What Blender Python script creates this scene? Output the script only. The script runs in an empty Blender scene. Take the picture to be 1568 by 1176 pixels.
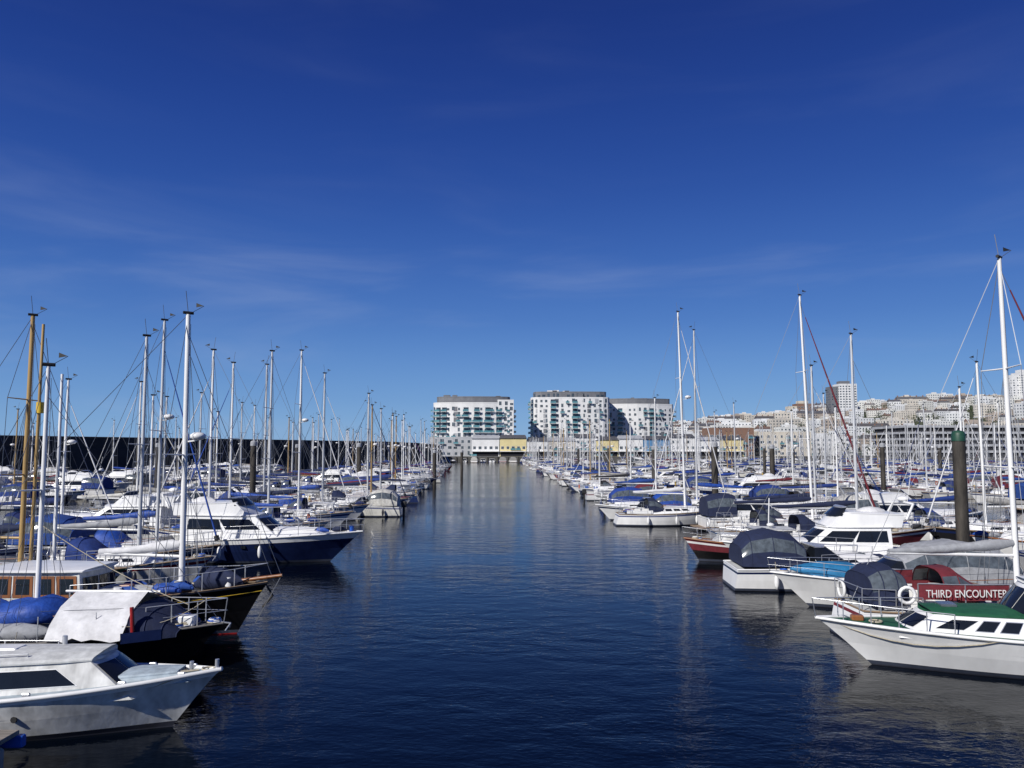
import bpy, math, random
from mathutils import Vector, Matrix
R = random.Random(11)
scene = bpy.context.scene
COL = scene.collection
# ------------------------------------------------------------------ materials
def _base(name):
    m = bpy.data.materials.new(name); m.use_nodes = True
    nt = m.node_tree; b = nt.nodes['Principled BSDF']
    return m, nt, b
def _noisecol(nt, src, var, scale, stretch=(1,1,1), detail=3.5):
    N, Lk = nt.nodes, nt.links
    tc = N.new('ShaderNodeTexCoord'); mp = N.new('ShaderNodeMapping'); mp.inputs['Scale'].default_value = stretch
    no = N.new('ShaderNodeTexNoise'); no.inputs['Scale'].default_value = scale; no.inputs['Detail'].default_value = detail
    no.inputs['Roughness'].default_value = .65
    Lk.new(tc.outputs['Object'], mp.inputs[0]); Lk.new(mp.outputs[0], no.inputs['Vector'])
    mr = N.new('ShaderNodeMapRange'); mr.inputs['From Min'].default_value = .3; mr.inputs['From Max'].default_value = .7
    mr.inputs['To Min'].default_value = 1-var; mr.inputs['To Max'].default_value = 1+var*.35
    Lk.new(no.outputs['Fac'], mr.inputs['Value'])
    mx = N.new('ShaderNodeVectorMath'); mx.operation = 'SCALE'
    if isinstance(src, tuple): mx.inputs[0].default_value = src[:3]
    else: Lk.new(src, mx.inputs[0])
    Lk.new(mr.outputs[0], mx.inputs['Scale'])
    return mx.outputs[0], no
def mat(name, col, rough=.5, metal=0, var=.2, scale=3, stretch=(1,1,1), bump=0, spec=.5):
    m, nt, b = _base(name)
    o, no = _noisecol(nt, tuple(col), var, scale, stretch)
    nt.links.new(o, b.inputs['Base Color'])
    b.inputs['Roughness'].default_value = rough; b.inputs['Metallic'].default_value = metal
    b.inputs['Specular IOR Level'].default_value = spec
    if bump:
        bp = nt.nodes.new('ShaderNodeBump'); bp.inputs['Strength'].default_value = bump; bp.inputs['Distance'].default_value = .03
        nt.links.new(no.outputs['Fac'], bp.inputs['Height']); nt.links.new(bp.outputs[0], b.inputs['Normal'])
    return m
def pal(name, cols, rough=.5, var=.2, scale=3, k=1.0, bump=0, stretch=(1,1,1)):
    m, nt, b = _base(name)
    oi = nt.nodes.new('ShaderNodeObjectInfo')
    ma = nt.nodes.new('ShaderNodeMath'); ma.operation = 'MULTIPLY'; ma.inputs[1].default_value = k
    fr = nt.nodes.new('ShaderNodeMath'); fr.operation = 'FRACT'
    nt.links.new(oi.outputs['Random'], ma.inputs[0]); nt.links.new(ma.outputs[0], fr.inputs[0])
    cr = nt.nodes.new('ShaderNodeValToRGB'); cr.color_ramp.interpolation = 'CONSTANT'
    e = cr.color_ramp.elements
    while len(e) < len(cols): e.new(.5)
    for i, c in enumerate(cols):
        e[i].position = i/len(cols)
    for i, c in enumerate(cols):
        e[i].color = (*c, 1)
    nt.links.new(fr.outputs[0], cr.inputs[0])
    o, no = _noisecol(nt, cr.outputs[0], var, scale, stretch)
    nt.links.new(o, b.inputs['Base Color']); b.inputs['Roughness'].default_value = rough
    if bump:
        bp = nt.nodes.new('ShaderNodeBump'); bp.inputs['Strength'].default_value = bump; bp.inputs['Distance'].default_value = .04
        nt.links.new(no.outputs['Fac'], bp.inputs['Height']); nt.links.new(bp.outputs[0], b.inputs['Normal'])
    return m
W = (.80,.80,.79)
M = {}
M['gel'] = mat('white_gelcoat', W, .28, var=.14, scale=1.3, stretch=(1,1,.35))
M['gelold'] = mat('weathered_white_paint', (.68,.68,.655), .4, var=.5, scale=2.6, stretch=(1,1,.4), bump=.2)
M['hullp'] = pal('hull_paint', [W,W,(.72,.71,.65),W,(.012,.025,.09),W,W,(.66,.67,.68),W,(.16,.015,.02),W,(.03,.05,.16),W,(.015,.015,.018)], .25, var=.2, scale=1.5, k=1)
M['stripe'] = pal('stripe_paint', [(.01,.03,.16),(.01,.02,.08),(.2,.01,.02),(.02,.09,.25),W,(.01,.02,.10),(.25,.25,.26)], .3, var=.1, k=5.3)
M['canvas'] = pal('canvas_cover', [(.012,.04,.20),(.010,.02,.07),(.012,.05,.28),(.012,.03,.14),(.14,.015,.025),(.015,.07,.32),(.02,.02,.025),(.35,.34,.32),(.012,.025,.12),(.015,.06,.26),(.55,.54,.50),(.012,.04,.20)], .85, var=.35, scale=4, k=9.7, bump=.5)
M['navy'] = mat('navy_paint', (.010,.018,.065), .2, var=.2)
M['navycan'] = mat('navy_canvas', (.012,.02,.06), .85, var=.3, scale=5, bump=.5)
M['bluecan'] = mat('blue_tarpaulin', (.015,.07,.36), .6, var=.4, scale=5, bump=.8)
M['tealcan'] = mat('turquoise_cover', (.02,.18,.38), .6, var=.3, scale=5, bump=.6)
M['maroon'] = mat('maroon_canvas', (.16,.018,.028), .8, var=.3, scale=5, bump=.5)
M['red'] = mat('red_paint', (.30,.015,.015), .35, var=.3)
M['greycan'] = mat('grey_canvas', (.33,.34,.36), .85, var=.3, scale=4, bump=.6)
M['palecan'] = mat('pale_canvas', (.66,.66,.67), .85, var=.25, scale=3, bump=.8)
M['black'] = mat('black_hull_paint', (.006,.006,.007), .3, var=.3, scale=2)
M['anti'] = mat('antifouling', (.02,.022,.035), .7, var=.4)
M['boot'] = mat('boot_top', (.05,.06,.09), .5, var=.3)
M['deck'] = mat('grey_deck', (.56,.57,.56), .65, var=.3, scale=5)
M['dkdeck'] = mat('worn_deck_paint', (.16,.15,.14), .7, var=.4, scale=4)
M['bluedeck'] = mat('pale_blue_deck', (.38,.45,.50), .6, var=.35, scale=4)
M['green'] = mat('green_deck_paint', (.015,.10,.045), .6, var=.3, scale=4)
M['teak'] = mat('teak', (.27,.19,.12), .6, var=.35, scale=3, stretch=(.3,6,1))
M['wood'] = mat('varnished_wood', (.26,.10,.035), .35, var=.35, scale=3, stretch=(1,1,.2))
M['spar'] = mat('varnished_spar', (.44,.29,.11), .4, var=.3, scale=2, stretch=(1,1,.15))
M['alu'] = mat('anodised_mast', (.64,.65,.66), .4, metal=.2, var=.2, scale=2, stretch=(1,1,.2))
M['whitealu'] = mat('white_mast', (.80,.80,.79), .4, var=.12, scale=2, stretch=(1,1,.2))
M['steel'] = mat('stainless_rail', (.62,.63,.65), .3, metal=.7, var=.1)
M['wire'] = mat('rigging_wire', (.20,.21,.23), .4, metal=.5, var=.1)
M['rope'] = mat('rope', (.45,.40,.30), .9, var=.3, scale=20)
M['glass'] = mat('tinted_window', (.012,.015,.02), .06, var=.2)
M['vinyl'] = mat('clear_vinyl_window', (.10,.12,.14), .12, var=.5, scale=4)
M['black2'] = mat('black_rubber', (.015,.015,.016), .6, var=.2)
M['orange'] = mat('orange_plastic', (.60,.13,.03), .5, var=.2)
M['yellow'] = mat('yellow_plastic', (.65,.42,.03), .5, var=.2)
M['bluepl'] = mat('blue_plastic', (.02,.10,.45), .4, var=.2)
M['fender'] = pal('fender_vinyl', [W,(.02,.04,.2),W,(.03,.03,.04),W], .4, var=.2, k=3.3)
M['pile'] = mat('weathered_steel_pile', (.055,.047,.038), .75, var=.8, scale=3, stretch=(1,1,.25), bump=.4)
M['pilecap'] = mat('pile_cap_paint', (.015,.065,.04), .5, var=.3)
M['plank'] = mat('pontoon_decking', (.27,.24,.20), .8, var=.4, scale=4, stretch=(.3,5,1))
M['conc'] = mat('pontoon_concrete', (.33,.32,.30), .85, var=.35, scale=2)
M['quay'] = mat('quay_concrete', (.10,.097,.09), .9, var=.5, scale=.4, bump=.3)
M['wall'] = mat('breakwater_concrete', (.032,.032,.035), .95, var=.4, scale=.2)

# ------------------------------------------------------------------ mesh builder
class MB:
    def __init__(s): s.v=[]; s.f=[]; s.mi=[]; s.sm=[]; s.mats=[]
    def add(s, vs, fs, m, smooth=False):
        o=len(s.v)
        s.v.extend([tuple(p) for p in vs])
        if m not in s.mats: s.mats.append(m)
        k=s.mats.index(m)
        for f in fs:
            s.f.append([i+o for i in f]); s.mi.append(k); s.sm.append(smooth)
    def tube(s,a,b,r,m,n=5,r2=None):
        a=Vector(a); b=Vector(b); d=b-a
        if d.length<1e-5: return
        r2=r if r2 is None else r2
        d.normalize(); u=d.orthogonal().normalized(); w=d.cross(u)
        vs=[]
        for p,q in ((a,r),(b,r2)):
            for i in range(n):
                t=2*math.pi*i/n
                vs.append(p+u*math.cos(t)*q+w*math.sin(t)*q)
        fs=[[i,(i+1)%n,n+(i+1)%n,n+i] for i in range(n)]
        s.add(vs,fs,m,n>4); s.add(vs[:n],[list(range(n))[::-1]],m); s.add(vs[n:],[list(range(n))],m)
    def path(s,pts,r,m,n=4):
        P=[Vector(p) for p in pts]; Q=[P[0]]
        for p in P[1:]:
            if (p-Q[-1]).length>1e-4: Q.append(p)
        P=Q
        if len(P)<2: return
        u=None; rings=[]
        for i,p in enumerate(P):
            t=(P[min(i+1,len(P)-1)]-P[max(i-1,0)])
            if t.length<1e-6: t=P[min(i+1,len(P)-1)]-p if i<len(P)-1 else p-P[i-1]
            t.normalize()
            u=t.orthogonal() if u is None else u-t*u.dot(t)
            if u.length<1e-5: u=t.orthogonal()
            u.normalize(); w=t.cross(u)
            rings.append([p+u*math.cos(2*math.pi*j/n)*r+w*math.sin(2*math.pi*j/n)*r for j in range(n)])
        s.loft(rings,m)
    def loft(s,rings,m,cap=True,smooth=True,closed=True):
        n=len(rings[0]); vs=[p for r in rings for p in r]; fs=[]
        for i in range(len(rings)-1):
            for j in range(n if closed else n-1):
                fs.append([i*n+j,i*n+(j+1)%n,(i+1)*n+(j+1)%n,(i+1)*n+j])
        s.add(vs,fs,m,smooth)
        if cap:
            s.add(rings[0],[list(range(n))[::-1]],m); s.add(rings[-1],[list(range(n))],m)
    def cbox(s,x0,x1,y0,y1,z0,z1,m,c=.02):
        c=min(c,(x1-x0)*.3,(y1-y0)*.3,(z1-z0)*.3)
        def ring(z,i):
            a,b,p,q=x0+i,x1-i,y0+i,y1-i
            return [(a+c,p,z),(b-c,p,z),(b,p+c,z),(b,q-c,z),(b-c,q,z),(a+c,q,z),(a,q-c,z),(a,p+c,z)]
        s.loft([ring(z0,c*.6),ring(z0+c,0),ring(z1-c,0),ring(z1,c*.6)],m,smooth=False)
    def ell(s,c,rx,ry,rz,m,n=8,k=5):
        rings=[]
        for i in range(k+1):
            a=-math.pi/2+math.pi*i/k; q=max(math.cos(a),.04)
            rings.append([(c[0]+rx*q*math.cos(2*math.pi*j/n),c[1]+ry*q*math.sin(2*math.pi*j/n),c[2]+rz*math.sin(a)) for j in range(n)])
        s.loft(rings,m)
    def lump(s,pts,radii,m,n=8,flat=1.0):
        rings=[]
        for p,r in zip(pts,radii):
            rings.append([(p[0],p[1]+r*flat*math.cos(2*math.pi*j/n)*(1+R.uniform(-.12,.12)),p[2]+r*math.sin(2*math.pi*j/n)*(1+R.uniform(-.12,.12))) for j in range(n)])
        s.loft(rings,m)
    def torus(s,c,r,q,m,nrm='z',n=12):
        pts=[]
        for i in range(n+1):
            t=2*math.pi*i/n
            if nrm=='z': pts.append((c[0]+r*math.cos(t),c[1]+r*math.sin(t),c[2]))
            elif nrm=='y': pts.append((c[0]+r*math.cos(t),c[1],c[2]+r*math.sin(t)))
            else: pts.append((c[0],c[1]+r*math.cos(t),c[2]+r*math.sin(t)))
        s.path(pts,q,m,5)
    def mesh(s,name):
        me=bpy.data.meshes.new(name); me.from_pydata(s.v,[],s.f)
        for m in s.mats: me.materials.append(M[m] if isinstance(m,str) else m)
        me.polygons.foreach_set('material_index',s.mi); me.polygons.foreach_set('use_smooth',s.sm)
        me.update(); return me
def place(me,name,x=0,y=0,hd=0,z=0,sc=1,roll=0,parent=None):
    o=bpy.data.objects.new(name,me); COL.objects.link(o)
    o.location=(x,y,z); o.rotation_euler=(roll,0,math.radians(hd)); o.scale=(sc,sc,sc)
    if parent: o.parent=parent
    return o
# ------------------------------------------------------------------ boat parts
class Hull:
    def __init__(s,mb,L,B,f0,f1,rake=1.0,sw=.7,tm=.42,p=2.0,dip=.04,wl=.85,trk=.2,strips=None,rub='gel',rubr=.03,nt=16):
        s.mb=mb;s.L=L;s.B=B;s.f0=f0;s.f1=f1;s.rake=rake;s.sw=sw;s.tm=tm;s.p=p;s.dip=dip;s.wl=wl;s.trk=trk
        st=strips or ['anti','boot','gel','gel','stripe','gel']
        ts=[1-(1-i/nt)**1.25 for i in range(nt+1)]
        P=[]
        for t in ts:
            sh=s.sheer(t)
            zs=[-.4,.03,.12,.12+(sh-.12)*.42,.12+(sh-.12)*.76,.12+(sh-.12)*.87,sh]
            P.append([(s.X(t,z),s.wid(t,z),z) for z in zs])
        nl=7
        for k in range(nl-1):
            for sd in (1,-1):
                vs=[];fs=[]
                for i,row in enumerate(P):
                    for q in (k,k+1):
                        x,y,z=row[q]; vs.append((x,y*sd,z))
                for i in range(nt):
                    f=[2*i,2*i+2,2*i+3,2*i+1]; fs.append(f if sd<0 else f[::-1])
                mb.add(vs,fs,st[k],True)
        for k in range(nl-1):
            a=P[0][k];b=P[0][k+1]
            mb.add([(a[0],a[1],a[2]),(a[0],-a[1],a[2]),(b[0],-b[1],b[2]),(b[0],b[1],b[2])],[[0,3,2,1]],st[k])
        s.ts=ts
        for sd in (1,-1):
            mb.path([(s.X(t,s.sheer(t)),sd*(s.half(t)+.005),s.sheer(t)) for t in ts],rubr,rub,6)
        mb.tube((s.X(0,s.f0),-s.half(0),s.f0),(s.X(0,s.f0),s.half(0),s.f0),rubr,rub,5)
    def half(s,t):
        b=s.B/2
        if t<s.tm: return b*(s.sw+(1-s.sw)*math.sin(math.pi/2*t/s.tm))
        return b*max(1-((t-s.tm)/(1-s.tm))**s.p,.012)
    def sheer(s,t): return s.f0+(s.f1-s.f0)*t**1.7-s.dip*4*t*(1-t)
    def X(s,t,z=None):
        if z is None: z=s.sheer(t)
        xb=s.L/2-s.rake*max(0,1-z/s.f1)**.9; xs=-s.L/2+s.trk*(1-z/s.f0)
        return xs+t*(xb-xs)
    def wid(s,t,z):
        b=s.half(t); k=max(0,min(1,z/s.sheer(t))); w=s.wl*(1-.5*t**3)
        r=b*(w+(1-w)*k**.75)
        return r*.72 if z<0 else r
    def deck(s,c0=None,c1=None,depth=.5,inner=.62,m='deck',side='gel',drop=.03,floor='teak'):
        ts=list(s.ts)
        if c0 is not None: ts=[t for t in ts if abs(t-c0)>.01 and abs(t-c1)>.01]+[c0,c0+.002,c1-.002,c1]
        ts=sorted(ts); ts[-1]=.992
        yf=[-1,-inner-.01,-inner,0,inner,inner+.01,1]
        vs=[]
        for t in ts:
            h=s.half(t)-.012;z=s.sheer(t)-drop
            for y in yf:
                zz=z+.05*(1-y*y)
                if c0 is not None and c0+.001<t<c1-.001 and abs(y)<=inner: zz=z-depth
                vs.append((s.X(t,z),y*h,zz))
        n=len(yf)
        for mm,cond in ((m,0),(floor,1)):
            fs=[]
            for i in range(len(ts)-1):
                for j in range(n-1):
                    inc=c0 is not None and c0<ts[i] and ts[i+1]<c1-.001 and 2<=j<=3
                    if inc==bool(cond): fs.append([i*n+j,(i+1)*n+j,(i+1)*n+j+1,i*n+j+1])
            if fs: s.mb.add(vs,fs,mm,False)
    def P(s,t,y,z=0): return (s.X(t),y*s.half(t),s.sheer(t)+z)
    def rail(s,t0,t1,h=.6,n=5,m='steel',r=.014,lean=.95,mid=True):
        ts=[t0+(t1-t0)*i/n for i in range(n+1)]
        for sd in (1,-1):
            top=[s.P(t,sd*lean,h) for t in ts]
            if t1>=.97: top[-1]=(s.X(1)+.08,0,s.sheer(1)+h)
            s.mb.path(top,r,m,4)
            if mid: s.mb.path([((a[0]),a[1],a[2]-h*.48) for a in top],r*.6,m,3)
            for t,p in zip(ts,top):
                s.mb.tube(s.P(t,sd*lean*.97 if t<.97 else 0,0),p,r,m,4)
    def fenders(s,ts,sd=(1,-1),m='fender'):
        for q in sd:
            for t in ts:
                x,y,z=s.P(t,q*1.0,0); y+=q*.14
                s.mb.ell((x,y,z*.5),.1,.1,.3,m,8,6); s.mb.tube((x,y,z*.5+.28),(x,y-q*.14,z+.3),.01,'rope',3)
class House:
    def __init__(s,mb,x0,x1,w0,w1,zb,h0,h1,ra=.1,rf=.5,tumb=.12,m='gel',roof=None,over=.06,camber=.07,zb1=None,open_aft=False):
        s.mb=mb;s.x0=x0;s.x1=x1;s.w0=w0;s.w1=w1;s.zb=zb;s.zb1=zb if zb1 is None else zb1;s.h0=h0;s.h1=h1;s.ra=ra;s.rf=rf;s.tumb=tumb
        nu=9
        for sd in (1,-1):
            vs=[];fs=[]
            for i in range(nu):
                for v in (-.25,.5,1):
                    vs.append(s.S(i/(nu-1),v,sd))
            for i in range(nu-1):
                for j in range(2):
                    f=[i*3+j,(i+1)*3+j,(i+1)*3+j+1,i*3+j+1]; fs.append(f if sd<0 else f[::-1])
            mb.add(vs,fs,m,True)
        vs=[s.F(y,v) for v in (-.25,1) for y in (-1,-.5,0,.5,1)]
        mb.add(vs,[[j,j+1,5+j+1,5+j] for j in range(4)],m,True)
        a=[s.S(0,-.25,-1),s.S(0,-.25,1),s.S(0,1,1),s.S(0,1,-1)]; mb.add(a,[[0,3,2,1]],m)
        rings=[]
        for i in range(nu):
            u=i/(nu-1); p=s.S(u,1,1); w=p[1]+over; x=p[0]+(-over if i==0 else over if i==nu-1 else 0)
            sc=1 if i<nu-1 else .93
            up=[];dn=[]
            for y in (-1,-.92,-.5,0,.5,.92,1):
                b=s.bulge(y) if i>nu-3 else 0
                e=0 if abs(y)<1 else -.02
                up.append((x+b*.9,y*w*sc,p[2]+.045+camber*(1-y*y)+e)); dn.append((x+b*.9,y*w*sc,p[2]-.004))
            rings.append(up+dn[::-1])
        mb.loft(rings,roof or m,smooth=False)
    def bulge(s,y): return .22*s.w1*(1-y*y)
    def w(s,u): return s.w0+(s.w1-s.w0)*u**1.8
    def S(s,u,v,sd,off=0):
        x=s.x0+s.ra*v+u*((s.x1-s.rf*v)-(s.x0+s.ra*v))
        return (x,sd*(s.w(u)*(1-s.tumb*v)+off),s.zb+(s.zb1-s.zb)*u+(s.h0+(s.h1-s.h0)*u)*v)
    def F(s,y,v,off=0):
        return (s.x1-s.rf*v+s.bulge(y)+off,y*s.w1*(1-s.tumb*v),s.zb1+s.h1*v+off*.5)
    def win(s,u0,u1,v0,v1,m='glass',frame=None,slant=0,sides=(1,-1)):
        for sd in sides:
            for (mm,off,g) in ((frame,.008,.018),(m,.016,0)):
                if mm is None: continue
                vs=[];k=5;dv=g/ max(s.h0,.3);du=g/(s.x1-s.x0)
                for i in range(k):
                    for v in (v0-dv,v1+dv):
                        u=u0-du+(u1-u0+2*du)*i/(k-1)+(slant*(v-.5) if i in(0,k-1) else 0)
                        vs.append(s.S(u,v,sd,off))
                fs=[[2*i,2*i+2,2*i+3,2*i+1] for i in range(k-1)]
                s.mb.add(vs,fs if sd<0 else [f[::-1] for f in fs],mm,True)
    def front(s,panes=((-.92,-.05),(.05,.92)),v0=.3,v1=.88,m='glass'):
        for a,b in panes:
            vs=[s.F(a+(b-a)*i/4,v,.014) for i in range(5) for v in (v0,v1)]
            s.mb.add(vs,[[2*i,2*i+2,2*i+3,2*i+1] for i in range(4)],m,True)
def arch(mb,secs,zb,m,winm=None,n=12,e=.62,caps=(None,None),wj=(1,2)):
    rings=[]
    for x,w,h in secs:
        r=[]
        for i in range(n+1):
            a=math.pi*i/n;c=math.cos(a);q=math.sin(a)
            r.append((x,w*math.copysign(abs(c)**e,c),zb+h*abs(q)**e))
        rings.append(r)
    k=len(secs)
    vs=[p for r in rings for p in r]
    A=[];B=[]
    wj=set(wj)|{n-1-j for j in wj}
    for i in range(k-1):
        for j in range(n):
            f=[i*(n+1)+j,(i+1)*(n+1)+j,(i+1)*(n+1)+j+1,i*(n+1)+j+1]
            (B if (winm and j in wj) else A).append(f)
    mb.add(vs,A,m,True)
    if B: mb.add(vs,B,winm,True)
    for r,cm in ((rings[0],caps[0]),(rings[-1],caps[1])):
        if cm: mb.add(r,[list(range(n+1))],cm)
    for r in rings: mb.path(r,.016,m,4)
def rig(mb,h,xm,ztop,zb,mast='alu',boom=3.6,cover='canvas',spr=1,genoa='palecan',gs=None,r=.085,bowx=None,radar=False,wr=.009,lean=0,bz=1.0,hi=None):
    top=(xm+lean,0,ztop)
    mb.tube((xm,0,zb-.3),top,r,mast,8,r*.72)
    zb2=zb+bz
    if boom:
        mb.tube((xm,0,zb2),(xm-boom,0,zb2+.08),.05,mast,6)
        n=9; mb.lump([(xm-.08-boom*.98*i/n,R.uniform(-.02,.02),zb2+.13+.24*(1-i/n)**1.5) for i in range(n+1)],[.08+.10*(1-i/n) if i>0 else .1 for i in range(n+1)],cover,8,.75)
    bow=(bowx if bowx is not None else h.X(1)-.1,0,h.sheer(1)+.05)
    fz=zb+(ztop-zb)*(.97 if spr>1 else .88); ft=Vector((xm+lean,0,fz))
    mb.tube(bow,ft,wr,'wire',3)
    if genoa:
        b=Vector(bow);d=ft-b; gr=.068 if genoa=='maroon' else .045
        mb.tube(b+d*.04,b+d*.5,gr,gs or genoa,6,gr*.85); mb.tube(b+d*.5,b+d*.93,gr*.85,gs or genoa,6,.02)
        mb.tube(b+d*.015,b+d*.04,.12,'black2',8)
    mb.tube((h.X(0)+.05,0,h.sheer(0)),(xm+lean,0,ztop),wr,'wire',3)
    hgt=ztop-zb
    sp=[.5] if spr==1 else [.36,.66]
    ch=min(h.B*.47,1.5)
    for sd in (1,-1):
        for q in (0,-.35,.35):
            mb.tube((xm+q-.1,sd*ch*.97,h.sheer(.55)),(xm+lean*.5,sd*.04,zb+hgt*(sp[-1])),wr*.8,'wire',3)
        pts=[(xm-.15,sd*ch,h.sheer(.55))]
        for f in sp:
            zz=zb+hgt*f; tip=(xm-.15+lean*f,sd*ch*(.85-.25*f),zz)
            mb.tube((xm+lean*f,0,zz-.02),tip,.028,mast,5,.018); pts.append(tip)
        pts.append((xm+lean,0,ztop-.1))
        for a_,b_ in zip(pts[:-1],pts[1:]): mb.tube(a_,b_,wr,'wire',3)
    mb.tube(top,(top[0]-.1,0,ztop+.75),.012,'wire',3)
    mb.tube((top[0],0,ztop),(top[0]+.45,.1,ztop+.28),.010,'wire',3)
    mb.add([(top[0]+.45,.1,ztop+.28),(top[0]+.2,.1,ztop+.38),(top[0]+.2,.1,ztop+.24)],[[0,1,2]],'black2')
    mb.tube((top[0]-.12,-.1,ztop+.05),(top[0]+.12,.1,ztop+.05),.05,'black2',5)
    mb.tube((xm+r+.05,.05,zb+.4),(xm+lean+.08,.02,ztop-.3),wr*.7,'rope',3)
    if radar:
        zz=zb+hgt*.55; mb.tube((xm,0,zz-.05),(xm+.35,0,zz),.03,mast,4); mb.ell((xm+.36,0,zz+.12),.25,.25,.13,'gel',10,5)
def clutter(mb,h,ts,n=4,ys=.5):
    for i in range(n):
        t=R.uniform(*ts); x=h.X(t); y=R.uniform(-ys,ys)*h.half(t); z=h.sheer(t)+.02; k=R.random()
        if k<.35:
            for q in range(3): mb.torus((x,y,z+.03+.035*q),.16-.02*q,.022,R.choice(['rope','rope','bluepl','palecan']),n=9)
        elif k<.55: mb.cbox(x-.2,x+.2,y-.15,y+.15,z,z+.25,R.choice(['gel','wood','bluepl','greycan','deck','teak']),.03)
        elif k<.61: mb.ell((x,y,z+.15),.15,.15,.15,R.choice(['orange','fender','fender','fender']),8,6)
        elif k<.9: mb.lump([(x-.35,y,z+.1),(x-.2,y,z+.14),(x+.1,y,z+.16),(x+.4,y,z+.1)],[.06,.14,.13,.05],R.choice(['canvas','greycan','bluecan','canvas','navycan']),7)
        else: mb.tube((x,y,z),(x,y,z+.28),.12,R.choice(['bluepl','gel','greycan']),8)
def sail(L=9,B=3,mastz=11,f0=.85,f1=1.25,hull='hullp',stripe='stripe',mast='alu',cover='canvas',genoa='palecan',hood=True,hoodm='canvas',spr=1,radar=False,xm=None,cab='gel',deckm='deck',cabh=.42,rub='teak',boom=True,wr=.009,lean=0,r=.085,bootm='boot',tent=None,low=None):
    mb=MB(); h=Hull(mb,L,B,f0,f1,rake=L*.12,sw=.66,tm=.4,p=2.1,dip=.05,trk=R.choice([-.25,.3,.4]),strips=['anti',bootm,hull,hull,stripe,hull],rub=rub)
    h.deck(.06,.30,.45,.6,m=deckm)
    xm=L*.10 if xm is None else xm
    z0=h.sheer(.5)
    hs=House(mb,h.X(.31),h.X(.76),B*.30,B*.16,z0-.02,cabh,cabh*.62,ra=.03,rf=.45,tumb=.18,m=cab,over=.015,camber=.08,zb1=h.sheer(.72)-.02)
    k=R.choice([2,3,4])
    for i in range(k): hs.win(.08+.72*i/k,.08+.72*(i+.72)/k,.38,.78,frame='steel')
    zz=z0+cabh*.9
    mb.cbox(h.X(.34),h.X(.44),-.33,.33,zz+.05,zz+.16,'teak' if R.random()<.4 else 'gel',.02)
    mb.cbox(h.X(.8)-.25,h.X(.8)+.25,-.25,.25,h.sheer(.8),h.sheer(.8)+.10,'vinyl',.02)
    for sd in (1,-1):
        mb.cbox(h.X(.07),h.X(.31),sd*B*.30-.05,sd*B*.30+.05,z0-.03,z0+.2,cab,.03)
        mb.tube((h.X(.2),sd*B*.30,z0+.2),(h.X(.2),sd*B*.30,z0+.36),.06,'steel',8)
        mb.path([h.P(.36+.08*i,sd*.52,cabh*.9+.14) for i in range(4)],.014,'wood',4)
    if R.random()<.5:
        mb.torus((h.X(.13),0,z0+.35),.36,.018,'steel','x',14); mb.tube((h.X(.13),0,z0-.4),(h.X(.13)+.02,0,z0+.35),.07,'gel',6)
    else: mb.tube((h.X(.03),0,z0+.1),(h.X(.16),.15,z0+.25),.025,'wood',5)
    h.rail(.82,1.0,.62,3,r=.016); h.rail(.0,.10,.62,2,r=.016)
    for sd in (1,-1):
        mb.tube(h.P(.1,sd*.95,.62),h.P(.82,sd*.95,.62),.006,'wire',3); mb.tube(h.P(.1,sd*.95,.32),h.P(.82,sd*.95,.32),.006,'wire',3)
        for t in (.25,.4,.55,.7): mb.tube(h.P(t,sd*.95,0),h.P(t,sd*.95,.62),.012,'steel',4)
    mb.path([(h.X(0)+.03,h.half(0)*.95,h.f0+.62),(h.X(0)+.03,-h.half(0)*.95,h.f0+.62)],.016,'steel',4)
    if hood:
        xa=h.X(.27);arch(mb,[(xa,B*.31,.95),(xa+.45,B*.31,.98),(xa+1.05,B*.27,.55),(xa+1.25,B*.25,.32)],z0+.1,hoodm,'vinyl' if R.random()<.5 else None)
    if low: arch(mb,low,z0+.1,'navycan','vinyl',caps=('navycan',None),wj=(1,2,3))
    rig(mb,h,xm,mastz,z0+cabh,mast,boom=(xm-h.X(.12))*.95 if boom else 0,cover=cover,spr=spr,genoa=genoa,radar=radar,wr=wr,lean=lean,r=r,bz=.95)
    if tent:
        ta,tb,zt,tm_=tent
        for sd in (1,-1):
            n=8;vs=[]
            for i in range(n+1):
                x=ta+(tb-ta)*i/n; dr=.05*math.sin(math.pi*i/n)
                vs+= [(x,0,zt-dr),(x,sd*B*.26,zt-.3-dr+R.uniform(-.03,.03)),(x+R.uniform(-.03,.03),sd*B*.42,zt-.62+R.uniform(-.04,.04)),(x,sd*B*.49,z0+.12+R.uniform(-.06,.06))]
            fs=[]
            for i in range(n):
                for j in range(3): fs.append([i*4+j,(i+1)*4+j,(i+1)*4+j+1,i*4+j+1])
            mb.add(vs,fs,tm_,True)
        mb.tube((ta-.3,0,zt-.03),(tb+.3,0,zt-.03),.04,'alu',6)
    h.fenders([.25,.5,.68]); clutter(mb,h,(.4,.95),5,.6); clutter(mb,h,(.1,.3),3,.8)
    x=h.X(1);z=h.sheer(1); mb.tube((x-.4,0,z+.06),(x+.18,0,z),.02,'steel',4); mb.path([(x+.18,0,z),(x+.1,.14,z-.16)],.02,'steel',4); mb.path([(x+.18,0,z),(x+.1,-.14,z-.16)],.02,'steel',4)
    if R.random()<.2: mb.torus((h.X(0)+.05,h.half(0)*.6,h.f0+.35),.24,.05,R.choice(['orange','yellow','gel','gel']),'x',12)
    return mb,h
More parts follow.
